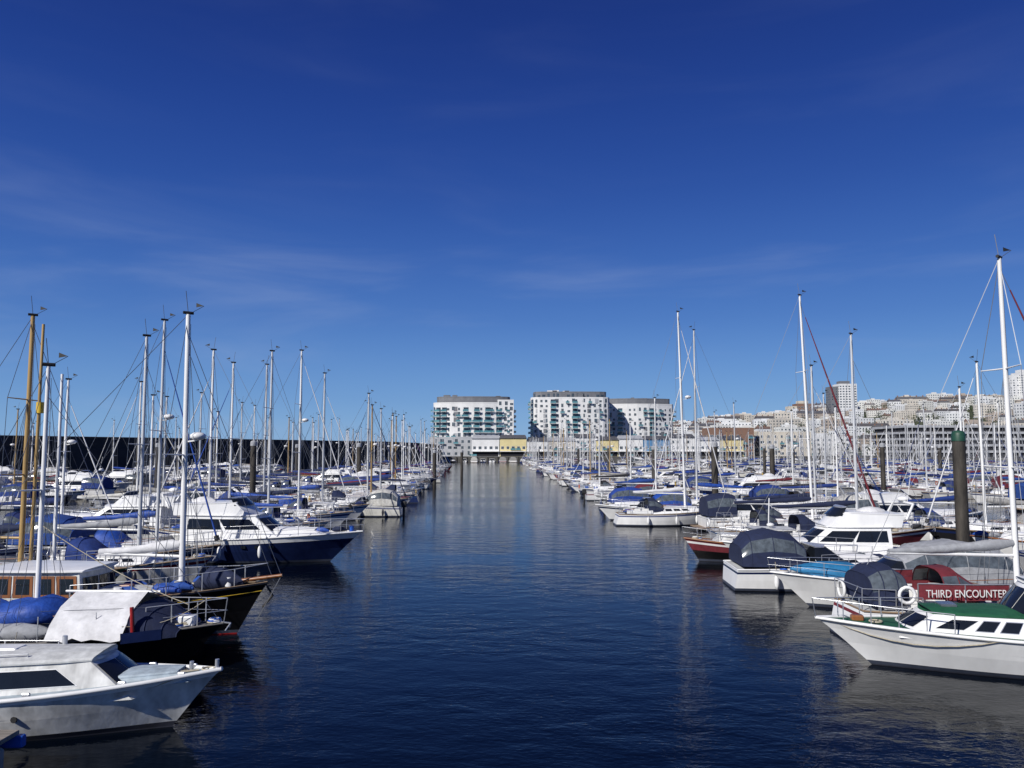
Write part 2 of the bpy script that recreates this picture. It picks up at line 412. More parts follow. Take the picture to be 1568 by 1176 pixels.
def fly(L=10.5,B=3.4,f0=.95,f1=1.5,band='stripe',hull='hullp',flyb=True,can=None,archm='gel',low='gel',ch=1.05):
    mb=MB();h=Hull(mb,L,B,f0,f1,rake=L*.15,sw=.9,tm=.35,p=2.5,dip=-.03,wl=.86,trk=.0,strips=['anti','boot',low,band,hull,'gel'],rub='gel',rubr=.04)
    h.deck(.03,.22,.45,.8); z=h.sheer(.45)
    fc=House(mb,h.X(.5),h.X(.84),B*.34,B*.14,z-.05,.42,.2,ra=0,rf=.5,tumb=.3,over=0,camber=.1,zb1=h.sheer(.84)-.06)
    hs=House(mb,h.X(.22),h.X(.66),B*.41,B*.28,z-.03,ch,ch*.95,ra=0,rf=1.35,tumb=.15,over=.08)
    hs.win(.05,.46,.42,.86,slant=.05);hs.win(.5,.9,.42,.86,slant=-.04);hs.front(((-.95,-.36),(-.32,.32),(.36,.95)),.36,.9)
    zt=z+ch
    if flyb:
        f2=House(mb,h.X(.16),h.X(.50),B*.34,B*.26,zt+.06,.42,.5,ra=-.1,rf=.55,tumb=.02,over=.02,camber=.02)
        ws=House(mb,h.X(.44),h.X(.47),B*.26,B*.2,zt+.5,.3,.26,ra=-.2,rf=.3,over=-.01,m='glass',roof='steel',camber=0)
        for sd in(1,-1): mb.path([(h.X(.14),sd*B*.34,zt+.3),(h.X(.10),sd*B*.32,zt+.95),(h.X(.10),0,zt+1.0)],.06,archm,6)
        mb.ell((h.X(.10),0,zt+1.14),.28,.28,.13,'gel',10,5); mb.tube((h.X(.10),.4,zt+.95),(h.X(.07),.42,zt+2.6),.014,'gel',4)
        mb.lump([(h.X(.2)+i*.3,0,zt+.56) for i in range(5)],[.1,.22,.25,.22,.08],'palecan',8,1.5)
    if can: arch(mb,[(h.X(.01),B*.42,1.2),(h.X(.10),B*.43,1.45),(h.X(.20),B*.43,1.5),(h.X(.25),B*.42,1.4)],z+.02,can,'vinyl',caps=(can,None))
    h.rail(.42,1.0,.62,7,r=.016); h.fenders([.2,.42,.6])
    mb.cbox(h.X(0)-.6,h.X(0)+.02,-B*.38,B*.38,.2,.28,'teak',.02)
    clutter(mb,h,(.72,.95),3,.4)
    for sd in (1,-1):
        for q in (.42,.48,.54): mb.cbox(h.X(q+.1)-.12,h.X(q+.1)+.12,sd*h.wid(q+.1,h.sheer(.5)*.7)-.012,sd*h.wid(q+.1,h.sheer(.5)*.7)+.014,h.sheer(.5)*.62,h.sheer(.5)*.74,'glass',.01)
    return mb,h
def sport(L=7.5,B=2.7,f0=.8,f1=1.15,can='canvas',hull='hullp',band='stripe',canopy=True,coverbow=None,outb=True,cl=1.0):
    mb=MB();h=Hull(mb,L,B,f0,f1,rake=L*.16,sw=.92,tm=.35,p=2.4,dip=-.02,wl=.84,trk=-.1,strips=['anti','boot',hull,hull,band,'gel'],rub='gel',rubr=.035)
    h.deck(.05,.44,.5,.78);z=h.sheer(.5)
    fc=House(mb,h.X(.44),h.X(.86),B*.38,B*.13,z-.04,.42,.16,ra=0,rf=.45,tumb=.3,over=0,camber=.1,zb1=h.sheer(.86)-.05)
    fc.win(.12,.34,.4,.72);fc.win(.4,.58,.42,.72)
    ws=House(mb,h.X(.42),h.X(.60),B*.40,B*.27,z+.2,.52,.5,ra=.1,rf=.75,tumb=.2,m='glass',roof='steel',over=.0,camber=.0)
    mb.cbox(h.X(.7)-.25,h.X(.7)+.25,-.25,.25,z+.30,z+.42,'vinyl',.03)
    if canopy: arch(mb,[(h.X(.03),B*.42,.75),(h.X(.03+.07*cl),B*.44,1.2),(h.X(.03+.23*cl),B*.44,1.38),(h.X(.03+.39*cl),B*.42,1.2),(h.X(.03+.47*cl),B*.37,.8)],z,can,'vinyl',caps=(can,can))
    else:
        for sd in (1,-1): mb.cbox(h.X(.12),h.X(.2),sd*.5-.25,sd*.5+.25,z-.2,z+.3,'palecan',.06)
        for sd in(1,-1): mb.path([(h.X(.14),sd*B*.42,z),(h.X(.10),sd*B*.40,z+.9),(h.X(.10),0,z+.98)],.05,'gel',6)
    if coverbow: mb.lump([h.P(.62+.06*i,0,.16) for i in range(6)],[.15,.34,.38,.32,.22,.06],coverbow,9,1.8)
    h.rail(.45,1.0,.5,6,r=.015);h.fenders([.2,.5])
    if outb:
        x=h.X(0)-.25; mb.cbox(x-.25,x+.2,-.2,.2,.75,1.25,'black2',.08); mb.cbox(x-.1,x+.08,-.08,.08,-.3,.8,'black2',.03)
    clutter(mb,h,(.7,.95),2,.3)
    return mb,h
def cabin(L=7.5,B=2.6,f0=.8,f1=1.25,hull='hullp',band='stripe',cab='gel',low='hullp',wh=1.35,deckm='deck',rub='wood'):
    mb=MB();h=Hull(mb,L,B,f0,f1,rake=L*.10,sw=.8,tm=.4,p=2.2,dip=.06,wl=.86,trk=.05,strips=['anti','boot',low,hull,band,hull],rub=rub,rubr=.04)
    h.deck(.05,.34,.45,.75,m=deckm);z=h.sheer(.5)
    fc=House(mb,h.X(.5),h.X(.82),B*.32,B*.17,z-.04,.42,.32,rf=.35,tumb=.15,over=.03,m=cab,zb1=h.sheer(.8)-.04)
    fc.win(.15,.4,.35,.75,frame='steel');fc.win(.5,.72,.35,.75,frame='steel')
    hs=House(mb,h.X(.33),h.X(.60),B*.37,B*.3,z-.04,wh,wh,ra=0,rf=.3,tumb=.08,over=.12,m=cab)
    hs.win(.08,.48,.5,.86,frame='steel');hs.win(.55,.92,.5,.86,frame='steel');hs.front(((-.92,-.35),(-.3,.3),(.35,.92)),.5,.88)
    mb.tube((h.X(.45),0,z+wh),(h.X(.44),0,z+wh+1.5),.03,'whitealu',5); mb.ell((h.X(.45),.3,z+wh+.2),.2,.2,.1,'gel')
    h.rail(.62,1.0,.55,4);h.fenders([.25,.5]);clutter(mb,h,(.1,.3),4,.7);clutter(mb,h,(.82,.95),2,.4)
    return mb,h

# ------------------------------------------------------------------ camera, light, sky
cam=bpy.data.objects.new('camera',bpy.data.cameras.new('camera')); COL.objects.link(cam)
cam.location=(0,0,5.5); cam.rotation_euler=(math.radians(90+4.75),0,0)
cam.data.sensor_width=36; cam.data.lens=28.2; cam.data.clip_end=20000; cam.data.clip_start=.1
scene.camera=cam
S=Vector((-.66,-.75,0)).normalized(); EL=math.radians(35)
S=Vector((S.x*math.cos(EL),S.y*math.cos(EL),math.sin(EL)))
sd_=bpy.data.lights.new('sun','SUN'); sd_.energy=4.8; sd_.angle=math.radians(.5); sd_.color=(1,.965,.91)
sun=bpy.data.objects.new('sun',sd_); COL.objects.link(sun); sun.rotation_euler=S.to_track_quat('Z','Y').to_euler(); sun.location=(-50,-50,60)
w=bpy.data.worlds.new('World'); scene.world=w; w.use_nodes=True
nt=w.node_tree; N=nt.nodes; Lk=nt.links; N.clear()
out=N.new('ShaderNodeOutputWorld'); bg=N.new('ShaderNodeBackground'); sky=N.new('ShaderNodeTexSky')
sky.sky_type='NISHITA'; sky.sun_disc=False; sky.sun_elevation=EL; sky.sun_rotation=math.atan2(S.x,S.y)
sky.air_density=1.0; sky.dust_density=.2; sky.ozone_density=4.0; sky.altitude=0
sc=N.new('ShaderNodeVectorMath'); sc.operation='SCALE'; sc.inputs['Scale'].default_value=.1
gm=N.new('ShaderNodeGamma'); gm.inputs['Gamma'].default_value=1.5
s2=N.new('ShaderNodeVectorMath'); s2.operation='SCALE'; s2.inputs['Scale'].default_value=10
Lk.new(sky.outputs[0],sc.inputs[0]); Lk.new(sc.outputs[0],gm.inputs[0]); Lk.new(gm.outputs[0],s2.inputs[0])
tc=N.new('ShaderNodeTexCoord'); sx=N.new('ShaderNodeSeparateXYZ'); Lk.new(tc.outputs['Generated'],sx.inputs[0])
cr=N.new('ShaderNodeValToRGB'); e=cr.color_ramp.elements; cr.color_ramp.interpolation='B_SPLINE'
stops=[(0,(.22,.42,.70)),(.06,(.155,.33,.66)),(.16,(.062,.178,.53)),(.31,(.018,.070,.36)),(.50,(.009,.030,.205)),(.9,(.006,.018,.13))]
while len(e)<len(stops): e.new(.5)
for i,(p,c) in enumerate(stops): e[i].position=p
for i,(p,c) in enumerate(stops): e[i].color=(*c,1)
Lk.new(sx.outputs['Z'],cr.inputs[0])
s3=N.new('ShaderNodeVectorMath'); s3.operation='SCALE'; s3.inputs['Scale'].default_value=10; Lk.new(cr.outputs[0],s3.inputs[0])
m0=N.new('ShaderNodeMix'); m0.data_type='RGBA'; m0.inputs['Factor'].default_value=.88; Lk.new(s2.outputs[0],m0.inputs['A']); Lk.new(s3.outputs[0],m0.inputs['B'])
mp=N.new('ShaderNodeMapping'); mp.inputs['Scale'].default_value=(1.5,2.0,9.0); mp.inputs['Rotation'].default_value=(0,math.radians(-5),0); mp.inputs['Location'].default_value=(2.35,0,1.2)
no=N.new('ShaderNodeTexNoise'); no.inputs['Scale'].default_value=1.7; no.inputs['Detail'].default_value=8; no.inputs['Roughness'].default_value=.5; no.inputs['Distortion'].default_value=.5
Lk.new(tc.outputs['Generated'],mp.inputs[0]); Lk.new(mp.outputs[0],no.inputs['Vector'])
mr=N.new('ShaderNodeMapRange'); mr.interpolation_type='SMOOTHSTEP'; mr.inputs['From Min'].default_value=.46; mr.inputs['From Max'].default_value=.82; mr.inputs['To Max'].default_value=.24
Lk.new(no.outputs['Fac'],mr.inputs['Value'])
cz=N.new('ShaderNodeMapRange'); cz.interpolation_type='SMOOTHSTEP'; cz.inputs['From Min'].default_value=.20; cz.inputs['From Max'].default_value=.34; cz.inputs['To Min'].default_value=1; cz.inputs['To Max'].default_value=.14
Lk.new(sx.outputs['Z'],cz.inputs['Value'])
cm=N.new('ShaderNodeMath'); cm.operation='MULTIPLY'; Lk.new(mr.outputs[0],cm.inputs[0]); Lk.new(cz.outputs[0],cm.inputs[1])
mx=N.new('ShaderNodeMix'); mx.data_type='RGBA'; Lk.new(cm.outputs[0],mx.inputs['Factor']); Lk.new(m0.outputs['Result'],mx.inputs['A']); mx.inputs['B'].default_value=(4.0,4.8,6.8,1)
Lk.new(mx.outputs['Result'],bg.inputs[0]); bg.inputs['Strength'].default_value=.1; Lk.new(bg.outputs[0],out.inputs[0])
scene.view_settings.view_transform='Standard'; scene.view_settings.look='None'; scene.view_settings.exposure=0; scene.view_settings.gamma=1

# ------------------------------------------------------------------ water
m,nt,b=_base('sea_water'); N=nt.nodes;Lk=nt.links
b.inputs['Base Color'].default_value=(.001,.0025,.006,1); b.inputs['Roughness'].default_value=.07; b.inputs['IOR'].default_value=1.33; b.inputs['Specular IOR Level'].default_value=.25
tc=N.new('ShaderNodeTexCoord')
def nz(scale,st,det,dist=0):
    mp=N.new('ShaderNodeMapping'); mp.inputs['Scale'].default_value=st; mp.inputs['Rotation'].default_value=(0,0,.15)
    n=N.new('ShaderNodeTexNoise'); n.inputs['Scale'].default_value=scale; n.inputs['Detail'].default_value=det; n.inputs['Distortion'].default_value=dist
    Lk.new(tc.outputs['Object'],mp.inputs[0]); Lk.new(mp.outputs[0],n.inputs['Vector']); return n.outputs['Fac']
a=nz(.8,(1,1.5,1),2,.3); c=nz(5.5,(1,1.6,1),2,.3); d=nz(.05,(1,2.2,1),3)
mrr=N.new('ShaderNodeMapRange'); mrr.inputs['From Min'].default_value=.35; mrr.inputs['From Max'].default_value=.65; mrr.inputs['To Min'].default_value=.3; mrr.inputs['To Max'].default_value=1.0; Lk.new(d,mrr.inputs['Value'])
b1=N.new('ShaderNodeBump'); b1.inputs['Distance'].default_value=.05; Lk.new(a,b1.inputs['Height']); Lk.new(mrr.outputs[0],b1.inputs['Strength'])
b2=N.new('ShaderNodeBump'); b2.inputs['Distance'].default_value=.012; Lk.new(c,b2.inputs['Height']); Lk.new(mrr.outputs[0],b2.inputs['Strength']); Lk.new(b1.outputs[0],b2.inputs['Normal'])
Lk.new(b2.outputs[0],b.inputs['Normal']); M['water']=m
mb=MB(); mb.add([(-8000,-1000,0),(8000,-1000,0),(8000,15000,0),(-8000,15000,0)],[[0,1,2,3]],'water'); place(mb.mesh('water'),'water')

# ------------------------------------------------------------------ pontoons + piles
def dxL(y): return -max(0,y-45)*.05
def dxR(y): return -max(0,y-30)*.018
def pontoon(xc,y0,y1,dx,bay=8.8,fl=8.5,fy0=None,left=True,right=True):
    mb=MB(); y=y0
    while y<y1:
        x=xc+dx(y); yy=min(y+bay-.15,y1)
        mb.cbox(x-1.1,x+1.1,y,yy,.42,.52,'plank',.02); mb.cbox(x-.95,x+.95,y+.4,yy-.4,-.2,.41,'conc',.03)
        if y>=(fy0 or y0):
            for sd,on in ((-1,left),(1,right)):
                if not on: continue
                a,b_=sorted((x+sd*1.1,x+sd*(1.1+fl)))
                mb.cbox(a,b_,y-.35,y+.35,.38,.47,'plank',.02); mb.cbox(a+.5,b_-.3,y-.28,y+.28,-.2,.37,'conc',.03)
                px=x+sd*.8; mb.cbox(px-.12,px+.12,y+.6,y+.85,.52,1.4,'gel',.03); mb.cbox(px-.13,px+.13,y+.59,y+.86,1.4,1.5,'bluepl',.02)
                mb.cbox(px-.3,px+.3,y+2.2,y+3.2,.52,1.0,'gelold',.05)
        y+=bay
    return mb
def mkpile(cap):
    q=MB(); q.tube((0,0,-2),(0,0,6.1),.29,'pile',14)
    q.loft([[(r*math.cos(2*math.pi*i/14),r*math.sin(2*math.pi*i/14),z) for i in range(14)] for r,z in ((.31,5.95),(.31,6.25),(.26,6.4),(.05,6.46))],cap)
    q.torus((0,0,.6),.40,.06,'steel',n=16); q.cbox(-.5,.5,-.08,.08,.5,.6,'steel'); return q.mesh('mooring_pile')
PILE=[mkpile('pilecap'),mkpile('greycan')]
def pile(x,y,z=0,k=None): place(PILE[1 if k is None else k],'mooring_pile',x,y,R.uniform(0,90),z)
# ------------------------------------------------------------------ fleet
GS=[]
for i in range(10):
    L=R.uniform(7.6,10.6); mb,h=sail(L,min(3.35,L*.33),R.uniform(8.8,13.2),R.uniform(.75,.95),R.uniform(1.1,1.35),mast=['alu','whitealu','whitealu','alu','whitealu','alu','whitealu','alu','spar','whitealu'][i],hood=i%3!=2,spr=1+(i%2),radar=i%4==0,genoa=[None,'palecan','canvas',None,'palecan'][i%5],rub=R.choice(['teak','gel','stripe']),wr=.010)
    GS.append((mb.mesh('sailing_yacht'),L,'sailing_yacht'))
GM=[]
for i in range(3):
    L=[9,10.4,11.2][i]; mb,h=fly(L,3.4,flyb=i!=0,can=['canvas','canvas',None][i],band=['stripe','hullp','navy'][i]); GM.append((mb.mesh('motor_yacht'),L,'motor_yacht'))
for i in range(3):
    L=[6.8,7.8,8.6][i]; mb,h=sport(L,min(3,L*.36),canopy=i!=1,coverbow=None,cl=.85); GM.append((mb.mesh('motor_cruiser'),L,'motor_cruiser'))
for i in range(2):
    mb,h=cabin([7.2,8.4][i],2.8,band=['stripe','hullp'][i]); GM.append((mb.mesh('cabin_cruiser'),[7.2,8.4][i],'cabin_cruiser'))
def wallx(y): return -96+(y-150)*.558 if y<262 else -36
def row(xedge,sgn,y0,y1,dx,bay=8.8,pm=.3,skipto=0,fullness=.95):
    y=y0
    while y<y1:
        for q in (2.4,6.35):
            yy=y+q
            if yy<skipto or R.random()>fullness: continue
            me,L,nm=R.choice(GM) if R.random()<pm else R.choice(GS)
            hd=0 if sgn<0 else 180
            if R.random()<.4: hd+=180
            x=xedge+dx(yy)+sgn*(L/2+R.uniform(0,.8))
            if abs(x)>.66*yy+18: continue
            if x-6<wallx(yy)+4: continue
            if x>165-(max(0,yy-300))*.2: continue
            place(me,nm,x,yy,hd+R.uniform(-2.5,2.5),R.uniform(-.04,.03),1,math.radians(R.uniform(-1.2,1.2)))
        y+=bay
zero=lambda y:0
place(pontoon(-18.6,30,232,dxL,fy0=66).mesh('floating_pontoon'),'floating_pontoon')
row(-7.6,-1,66,232,dxL,skipto=66,pm=.25)
row(-30.6,1,30,232,dxL,skipto=30,pm=.25)
place(pontoon(-55,74,215,dxL).mesh('floating_pontoon'),'floating_pontoon')
row(-44.5,-1,74,215,dxL,pm=.8); row(-65.5,1,74,200,dxL,pm=.85)
place(pontoon(-84,100,170,dxL).mesh('floating_pontoon'),'floating_pontoon')
row(-74,-1,100,170,dxL,pm=.6); row(-95,1,100,150,dxL,pm=.6)
place(pontoon(19.6,22,355,dxR,fy0=70).mesh('floating_pontoon'),'floating_pontoon')
row(8.8,1,70,355,dxR,pm=.3); row(32.2,-1,30,355,dxR,skipto=32,pm=.35)
for k,xw in enumerate((57,94,131)):
    y0=[68,120,170][k]; y1=[350,330,310][k]
    place(pontoon(xw,y0,y1,zero).mesh('floating_pontoon'),'floating_pontoon')
    row(xw-10.8,1,y0,y1,zero,pm=.35,fullness=.9); row(xw+10.8,-1,y0,y1,zero,pm=.3,fullness=.9)
for i in range(14):
    me,L,nm=R.choice(GM+GS[:4]); place(me,nm,-36+i*4.6+R.uniform(-.6,.6),372+R.uniform(-3,3),90+R.uniform(-4,4))
for x,y,z in ((-24.4,76,.0),(-31.5,118,0),(-19,100,0),(19,108,-.3),(18,150,0),(-22,150,0),(31,96,-.2),(46,100,0),(68,128,0),(47,150,0),(69,180,0),(83,150,0),(105,210,0),(-44,100,0),(-58,140,0),(-24.5,190,0),(-12.5,130,-.8),(16.5,200,0),(16,260,0),(30,210,0),(10,300,0),(84,240,0),(120,260,0),(-27,220,0),(-10.6,170,-.8)): pile(x,y,z)
pile(21.1,38,.0,0); pile(18.6,74,-.1,1)
# ------------------------------------------------------------------ foreground boats, left
mb=MB(); h=Hull(mb,7.8,2.7,.80,1.12,rake=.95,sw=.85,tm=.4,p=2.1,dip=.03,wl=.78,trk=0,strips=['anti','anti','gelold','gelold','gelold','gel'],rub='gel',rubr=.045,nt=22)
h.deck(.02,.22,.4,.75,m='bluedeck')
for sd in (1,-1):
    mb.path([(h.X(t,.45),sd*(h.wid(t,.42)+.012),.42+.14*t) for t in h.ts[:-1]],.022,'gelold',4)
hs=House(mb,h.X(.2),h.X(.80),1.06,.62,.76,.60,.56,ra=0,rf=.72,tumb=.16,m='gelold',roof='deck',over=.05,camber=.13,zb1=.86)
hs.win(.04,.40,.30,.80,frame='gel');hs.win(.44,.84,.30,.80,frame='gel',slant=-.05);hs.front(((-.93,-.04),(.04,.93)),.22,.86)
fc=House(mb,h.X(.74),h.X(.93),.5,.28,.88,.16,.12,rf=.2,m='bluedeck',over=0,camber=.04,zb1=.98)
mb.cbox(h.X(.85)-.2,h.X(.85)+.2,-.2,.2,1.06,1.14,'vinyl',.03); mb.cbox(-.6,-.1,-.2,.2,1.50,1.58,'gel',.03)
mb.tube((.6,.3,1.5),(.6,.3,1.72),.05,'steel',8)
for t in (.93,.99): mb.tube((h.X(t),0,h.sheer(t)-.05),(h.X(t),0,h.sheer(t)+.2),.045,'steel',6)
for sd in (1,-1):
    mb.path([hs.S(.1+.1*i,1,sd,-.15)[:2]+(hs.S(.1+.1*i,1,sd)[2]+.16,) for i in range(7)],.014,'steel',4)
    for i in (0,3,6):
        p=hs.S(.1+.1*i,1,sd,-.15); mb.tube((p[0],p[1],p[2]+.02),(p[0],p[1],p[2]+.16),.012,'steel',4)
    for t in (.6,.8,.92): mb.cbox(h.X(t)-.08,h.X(t)+.08,sd*h.half(t)*.9-.03,sd*h.half(t)*.9+.03,h.sheer(t),h.sheer(t)+.08,'steel',.02)
def sag(a,b,d,n=8): 
    a=Vector(a);b=Vector(b); return [a+(b-a)*(i/n)-Vector((0,0,d*4*(i/n)*(1-i/n))) for i in range(n+1)]
mb.path(sag((h.X(.92),-h.half(.92)-.02,h.sheer(.92)),(h.X(.35),-h.half(.35)-.05,.8),.35),.016,'rope',4)
mb.path(sag((h.X(.8),-h.half(.8)-.02,h.sheer(.8)),(h.X(.1),-h.half(.1)-.06,.75),.22),.014,'rope',4)
mb.path([(h.X(.9),h.half(.9)*.6,1.09),(h.X(.92),0,1.12),(h.X(.86),-.3,1.10),(h.X(.95),-.05,1.12)],.02,'rope',4)
mb.torus((h.X(.97),0,h.sheer(.97)+.03),.12,.02,'rope')
mb.tube((h.X(.6,.5),-h.wid(.6,.5)+.02,.5),(h.X(.6,.5),-h.wid(.6,.5)-.025,.5),.06,'black2',8)
place(mb.mesh('cabin_cruiser'),'cabin_cruiser',-9.75,16.5,1)
mb=MB()
for i in range(12): mb.cbox(-13.5+i*.42,-13.12+i*.42,12.6,14.3,.62,.70,'plank',.012)
mb.cbox(-13.6,-8.4,12.5,12.65,.42,.62,'wood',.02); mb.cbox(-13.6,-8.4,14.2,14.35,.42,.62,'bluepl',.02); mb.cbox(-13.4,-8.6,12.8,14.1,-.3,.5,'conc',.05)
mb.torus((-9.1,13.7,.73),.18,.03,'rope'); mb.torus((-9.1,13.7,.78),.14,.03,'rope')
place(mb.mesh('timber_dock'),'timber_dock')
# dark yacht under a pale winter cover
mb,h=sail(8.6,2.8,7.7,.85,1.15,hull='black',stripe='black',mast='whitealu',hood=False,cover='greycan',genoa=None,tent=(.5,2.35,1.95,'palecan'),deckm='dkdeck',cab='gelold',xm=-.55,rub='dkdeck',bootm='boot',r=.07,boom=False)
mb.add([(2.35,-1.34,.92),(3.2,-1.05,.97),(3.2,-1.07,1.22),(2.35,-1.36,1.17)],[[0,1,2,3]],'navy')
arch(mb,[(2.38,1.15,.75),(2.75,1.05,.62),(3.1,.9,.4),(3.4,.7,.15)],.95,'navycan')
mb.tube((2.55,-1.15,1.05),(2.5,-1.15,1.75),.05,'red',6)
for q in range(5): clutter(mb,h,(.82,.98),3,.7)
for q in range(4): clutter(mb,h,(.1,.6),4,.9)
mb.lump([(-2.4+i*.38,-.25+.1*math.sin(i*2),1.42+.08*math.sin(i*1.4)) for i in range(9)],[.10,.30,.38,.32,.40,.34,.36,.30,.06],'bluecan',10,2.1)
mb.lump([(-1.9+i*.4,-1.0,1.10) for i in range(7)],[.06,.2,.24,.2,.24,.2,.06],'greycan',8,1.2)
mb.path(sag((3.6,-.5,1.7),(-.55,0,3.6),.15),.012,'rope',4); mb.path(sag((2.3,-1.2,1.3),(3.9,-.2,1.75),.2),.012,'rope',4)
place(mb.mesh('sailing_yacht'),'sailing_yacht',-11.6,20.9,-2)
# black cutter with varnished wheelhouse
mb=MB(); h=Hull(mb,11.2,3.4,1.05,1.5,rake=.9,sw=.7,tm=.42,p=2.3,dip=.12,wl=.85,trk=.3,strips=['red','boot','black','black','black','black'],rub='black',rubr=.045,nt=22)
h.deck(.05,.24,.45,.7,m='dkdeck',drop=.18)
for sd in (1,-1):
    mb.path([(h.X(t,h.sheer(t)-.22),sd*(h.wid(t,h.sheer(t)-.22)+.01),h.sheer(t)-.22) for t in h.ts],.014,'yellow',4)
    mb.path([(h.X(t,h.sheer(t)),sd*(h.half(t)-.01),h.sheer(t)+.04) for t in h.ts],.022,'teak',4)
z=h.sheer(.4)-.1
wh=House(mb,h.X(.30),h.X(.55),1.15,1.0,z-.15,1.15,1.15,ra=.0,rf=.12,tumb=.06,m='gelold',roof='gel',over=.12)
for a in (.05,.29,.53,.77): wh.win(a-.02,a+.20,.36,.90,m='wood')
for sd in (1,-1):
    for a in (.05,.29,.53,.77):
        p=[wh.S(a+.015,.44,sd,.024),wh.S(a+.165,.44,sd,.024),wh.S(a+.165,.83,sd,.024),wh.S(a+.015,.83,sd,.024)]; mb.add(p,[[0,1,2,3] if sd<0 else [3,2,1,0]],'glass')
wh.front(((-.9,-.35),(-.28,.28),(.35,.9)),.42,.84)
fc=House(mb,h.X(.56),h.X(.70),.95,.8,z-.12,.45,.4,rf=.1,tumb=.08,m='gelold',roof='deck',over=.06)
for a in (.12,.55): fc.win(a,a+.28,.4,.75,frame='wood')
mb.cbox(h.X(.72),h.X(.79),-.4,.4,h.sheer(.74)-.15,h.sheer(.74)+.18,'wood',.03)
xm=2.95
rig(mb,h,xm,9.75,z+.1,'whitealu',boom=2.6,cover='palecan',spr=1,genoa=None,bowx=h.X(1)+.2,r=.10,radar=True,wr=.011,lean=-.08,bz=1.25)
mb.tube((h.X(.88),0,h.sheer(.9)+.1),(h.X(1)+.45,0,h.sheer(1)+.24),.07,'wood',8,.05)
mb.tube((h.X(1)+.42,0,h.sheer(1)+.24),(xm-.08,0,9.2),.011,'wire',3); mb.tube((h.X(1)+.42,0,h.sheer(1)+.22),(h.X(1)-.35,0,.3),.014,'wire',4)
for t in (.55,.62,.7,.78,.86,.93):
    for sd in (1,-1): mb.tube(h.P(t,sd*.95,0),h.P(t,sd*.95,.55),.018,'steel',4)
for sd in (1,-1):
    mb.path([h.P(t,sd*.95,.55) for t in (.55,.62,.7,.78,.86,.93)]+[(h.X(1),0,h.sheer(1)+.6)],.016,'steel',4)
for q in range(6): clutter(mb,h,(.58,.95),4,.75)
mb.lump([h.P(.80,.3,.1),h.P(.84,.3,.25),h.P(.89,.2,.25),h.P(.94,0,.1)],[.1,.34,.32,.08],'navycan')
mb.path([(h.X(1)-.05,.12,h.sheer(1)-.1),(h.X(1)+.1,.2,h.sheer(1)-.4),(h.X(1)-.2,.2,h.sheer(1)-.75)],.035,'pile',5)
mb.lump([(h.X(.04)+i*.42,-.3,z+.35+.1*math.sin(i)) for i in range(7)],[.15,.42,.5,.45,.5,.42,.1],'bluecan',9,1.9)
place(mb.mesh('wooden_cutter'),'wooden_cutter',-13.0,25.0,-3)
# ketch with varnished masts
mb,h=sail(9.6,3.1,10.4,.95,1.35,hull='green',stripe='gel',mast='spar',cover='navycan',genoa=None,hoodm='navycan',xm=1.0,cab='gelold',deckm='dkdeck',wr=.012,r=.10,spr=2)
mb.tube((1.35,0,1.0),(1.40,0,10.1),.07,'spar',8,.05)
mb.tube((2.0,.3,1.0),(2.0,.3,8.3),.07,'whitealu',8,.05); mb.tube((1.42,.0,6.85),(1.42,0,7.25),.13,'yellow',8)
place(mb.mesh('ketch'),'ketch',-18.5,29,0)
SB=[(32.9,-15.1,10.2,7.4,dict(mast='alu',hull='gelold',cover='greycan',hood=True,genoa=None)),
 (36.8,-16.1,11.5,7.2,dict(mast='alu',hull='navy',cover='bluecan',radar=True,genoa='bluecan',hoodm='bluecan')),
 (45.4,-17.0,11.2,9,dict(mast='whitealu',hull='gel',cover='bluecan')),
 (49.2,-14.8,11.6,9.4,dict(mast='alu',hull='gel',stripe='navy',cover='navycan',spr=2,genoa=None)),
 (53.0,-18.5,11.3,9,dict(mast='whitealu',hull='navy',cover='bluecan',genoa='bluecan')),
 (56.8,-15.0,12.6,9.6,dict(mast='whitealu',hull='gel',cover='navycan',spr=2,radar=True)),
 (60.6,-18.6,12.0,9,dict(mast='alu',hull='black',cover='greycan',genoa=None)),
 (64.4,-15.1,11.7,9.4,dict(mast='alu',hull='gel',cover='bluecan',hoodm='bluecan'))]
for y,xm,zt,L,kw in SB:
    mb,h=sail(L,min(3.1,L*.36),zt,wr=.011,**kw); me=mb.mesh('sailing_yacht')
    if xm>-15.5 or L<8: place(me,'sailing_yacht',xm-L*.1,y,R.uniform(-3,2))
    else: place(me,'sailing_yacht',xm+L*.1,y,180)
mb,h=fly(11.0,3.5,1.05,1.5,band='navy',hull='gel',low='navy',can=None,ch=1.15)
place(mb.mesh('motor_yacht'),'motor_yacht',-12.9,41.0,-6)

# ------------------------------------------------------------------ foreground boats, right
mb=MB(); h=Hull(mb,9.6,3.0,.92,1.15,rake=1.35,sw=.85,tm=.4,p=2.2,dip=.02,wl=.72,trk=0,strips=['anti','boot','gel','gel','gel','gel'],rub='gel',rubr=.045,nt=22)
h.deck(.03,.2,.4,.75,m='green')
for sd in (1,-1): mb.path([(h.X(t,.6),sd*(h.wid(t,.55)+.01),.55+.12*t) for t in h.ts[:-1]],.02,'gel',4)
hs=House(mb,h.X(.38),h.X(.80),1.12,.70,.88,.56,.46,ra=0,rf=.7,tumb=.14,m='gel',roof='green',over=.02,camber=.10,zb1=.97)
for a,b_ in ((.28,.38),(.42,.52),(.56,.66)): hs.win(a,b_,.35,.8,frame='steel')
hs.win(.72,.88,.35,.8,frame='gel',slant=-.08); hs.front(((-.9,-.05),(.05,.9)),.3,.85)
wh=House(mb,h.X(.14),h.X(.56),1.14,.95,.95,1.28,1.22,ra=.0,rf=.95,tumb=.15,m='gel',roof='gel',over=.08)
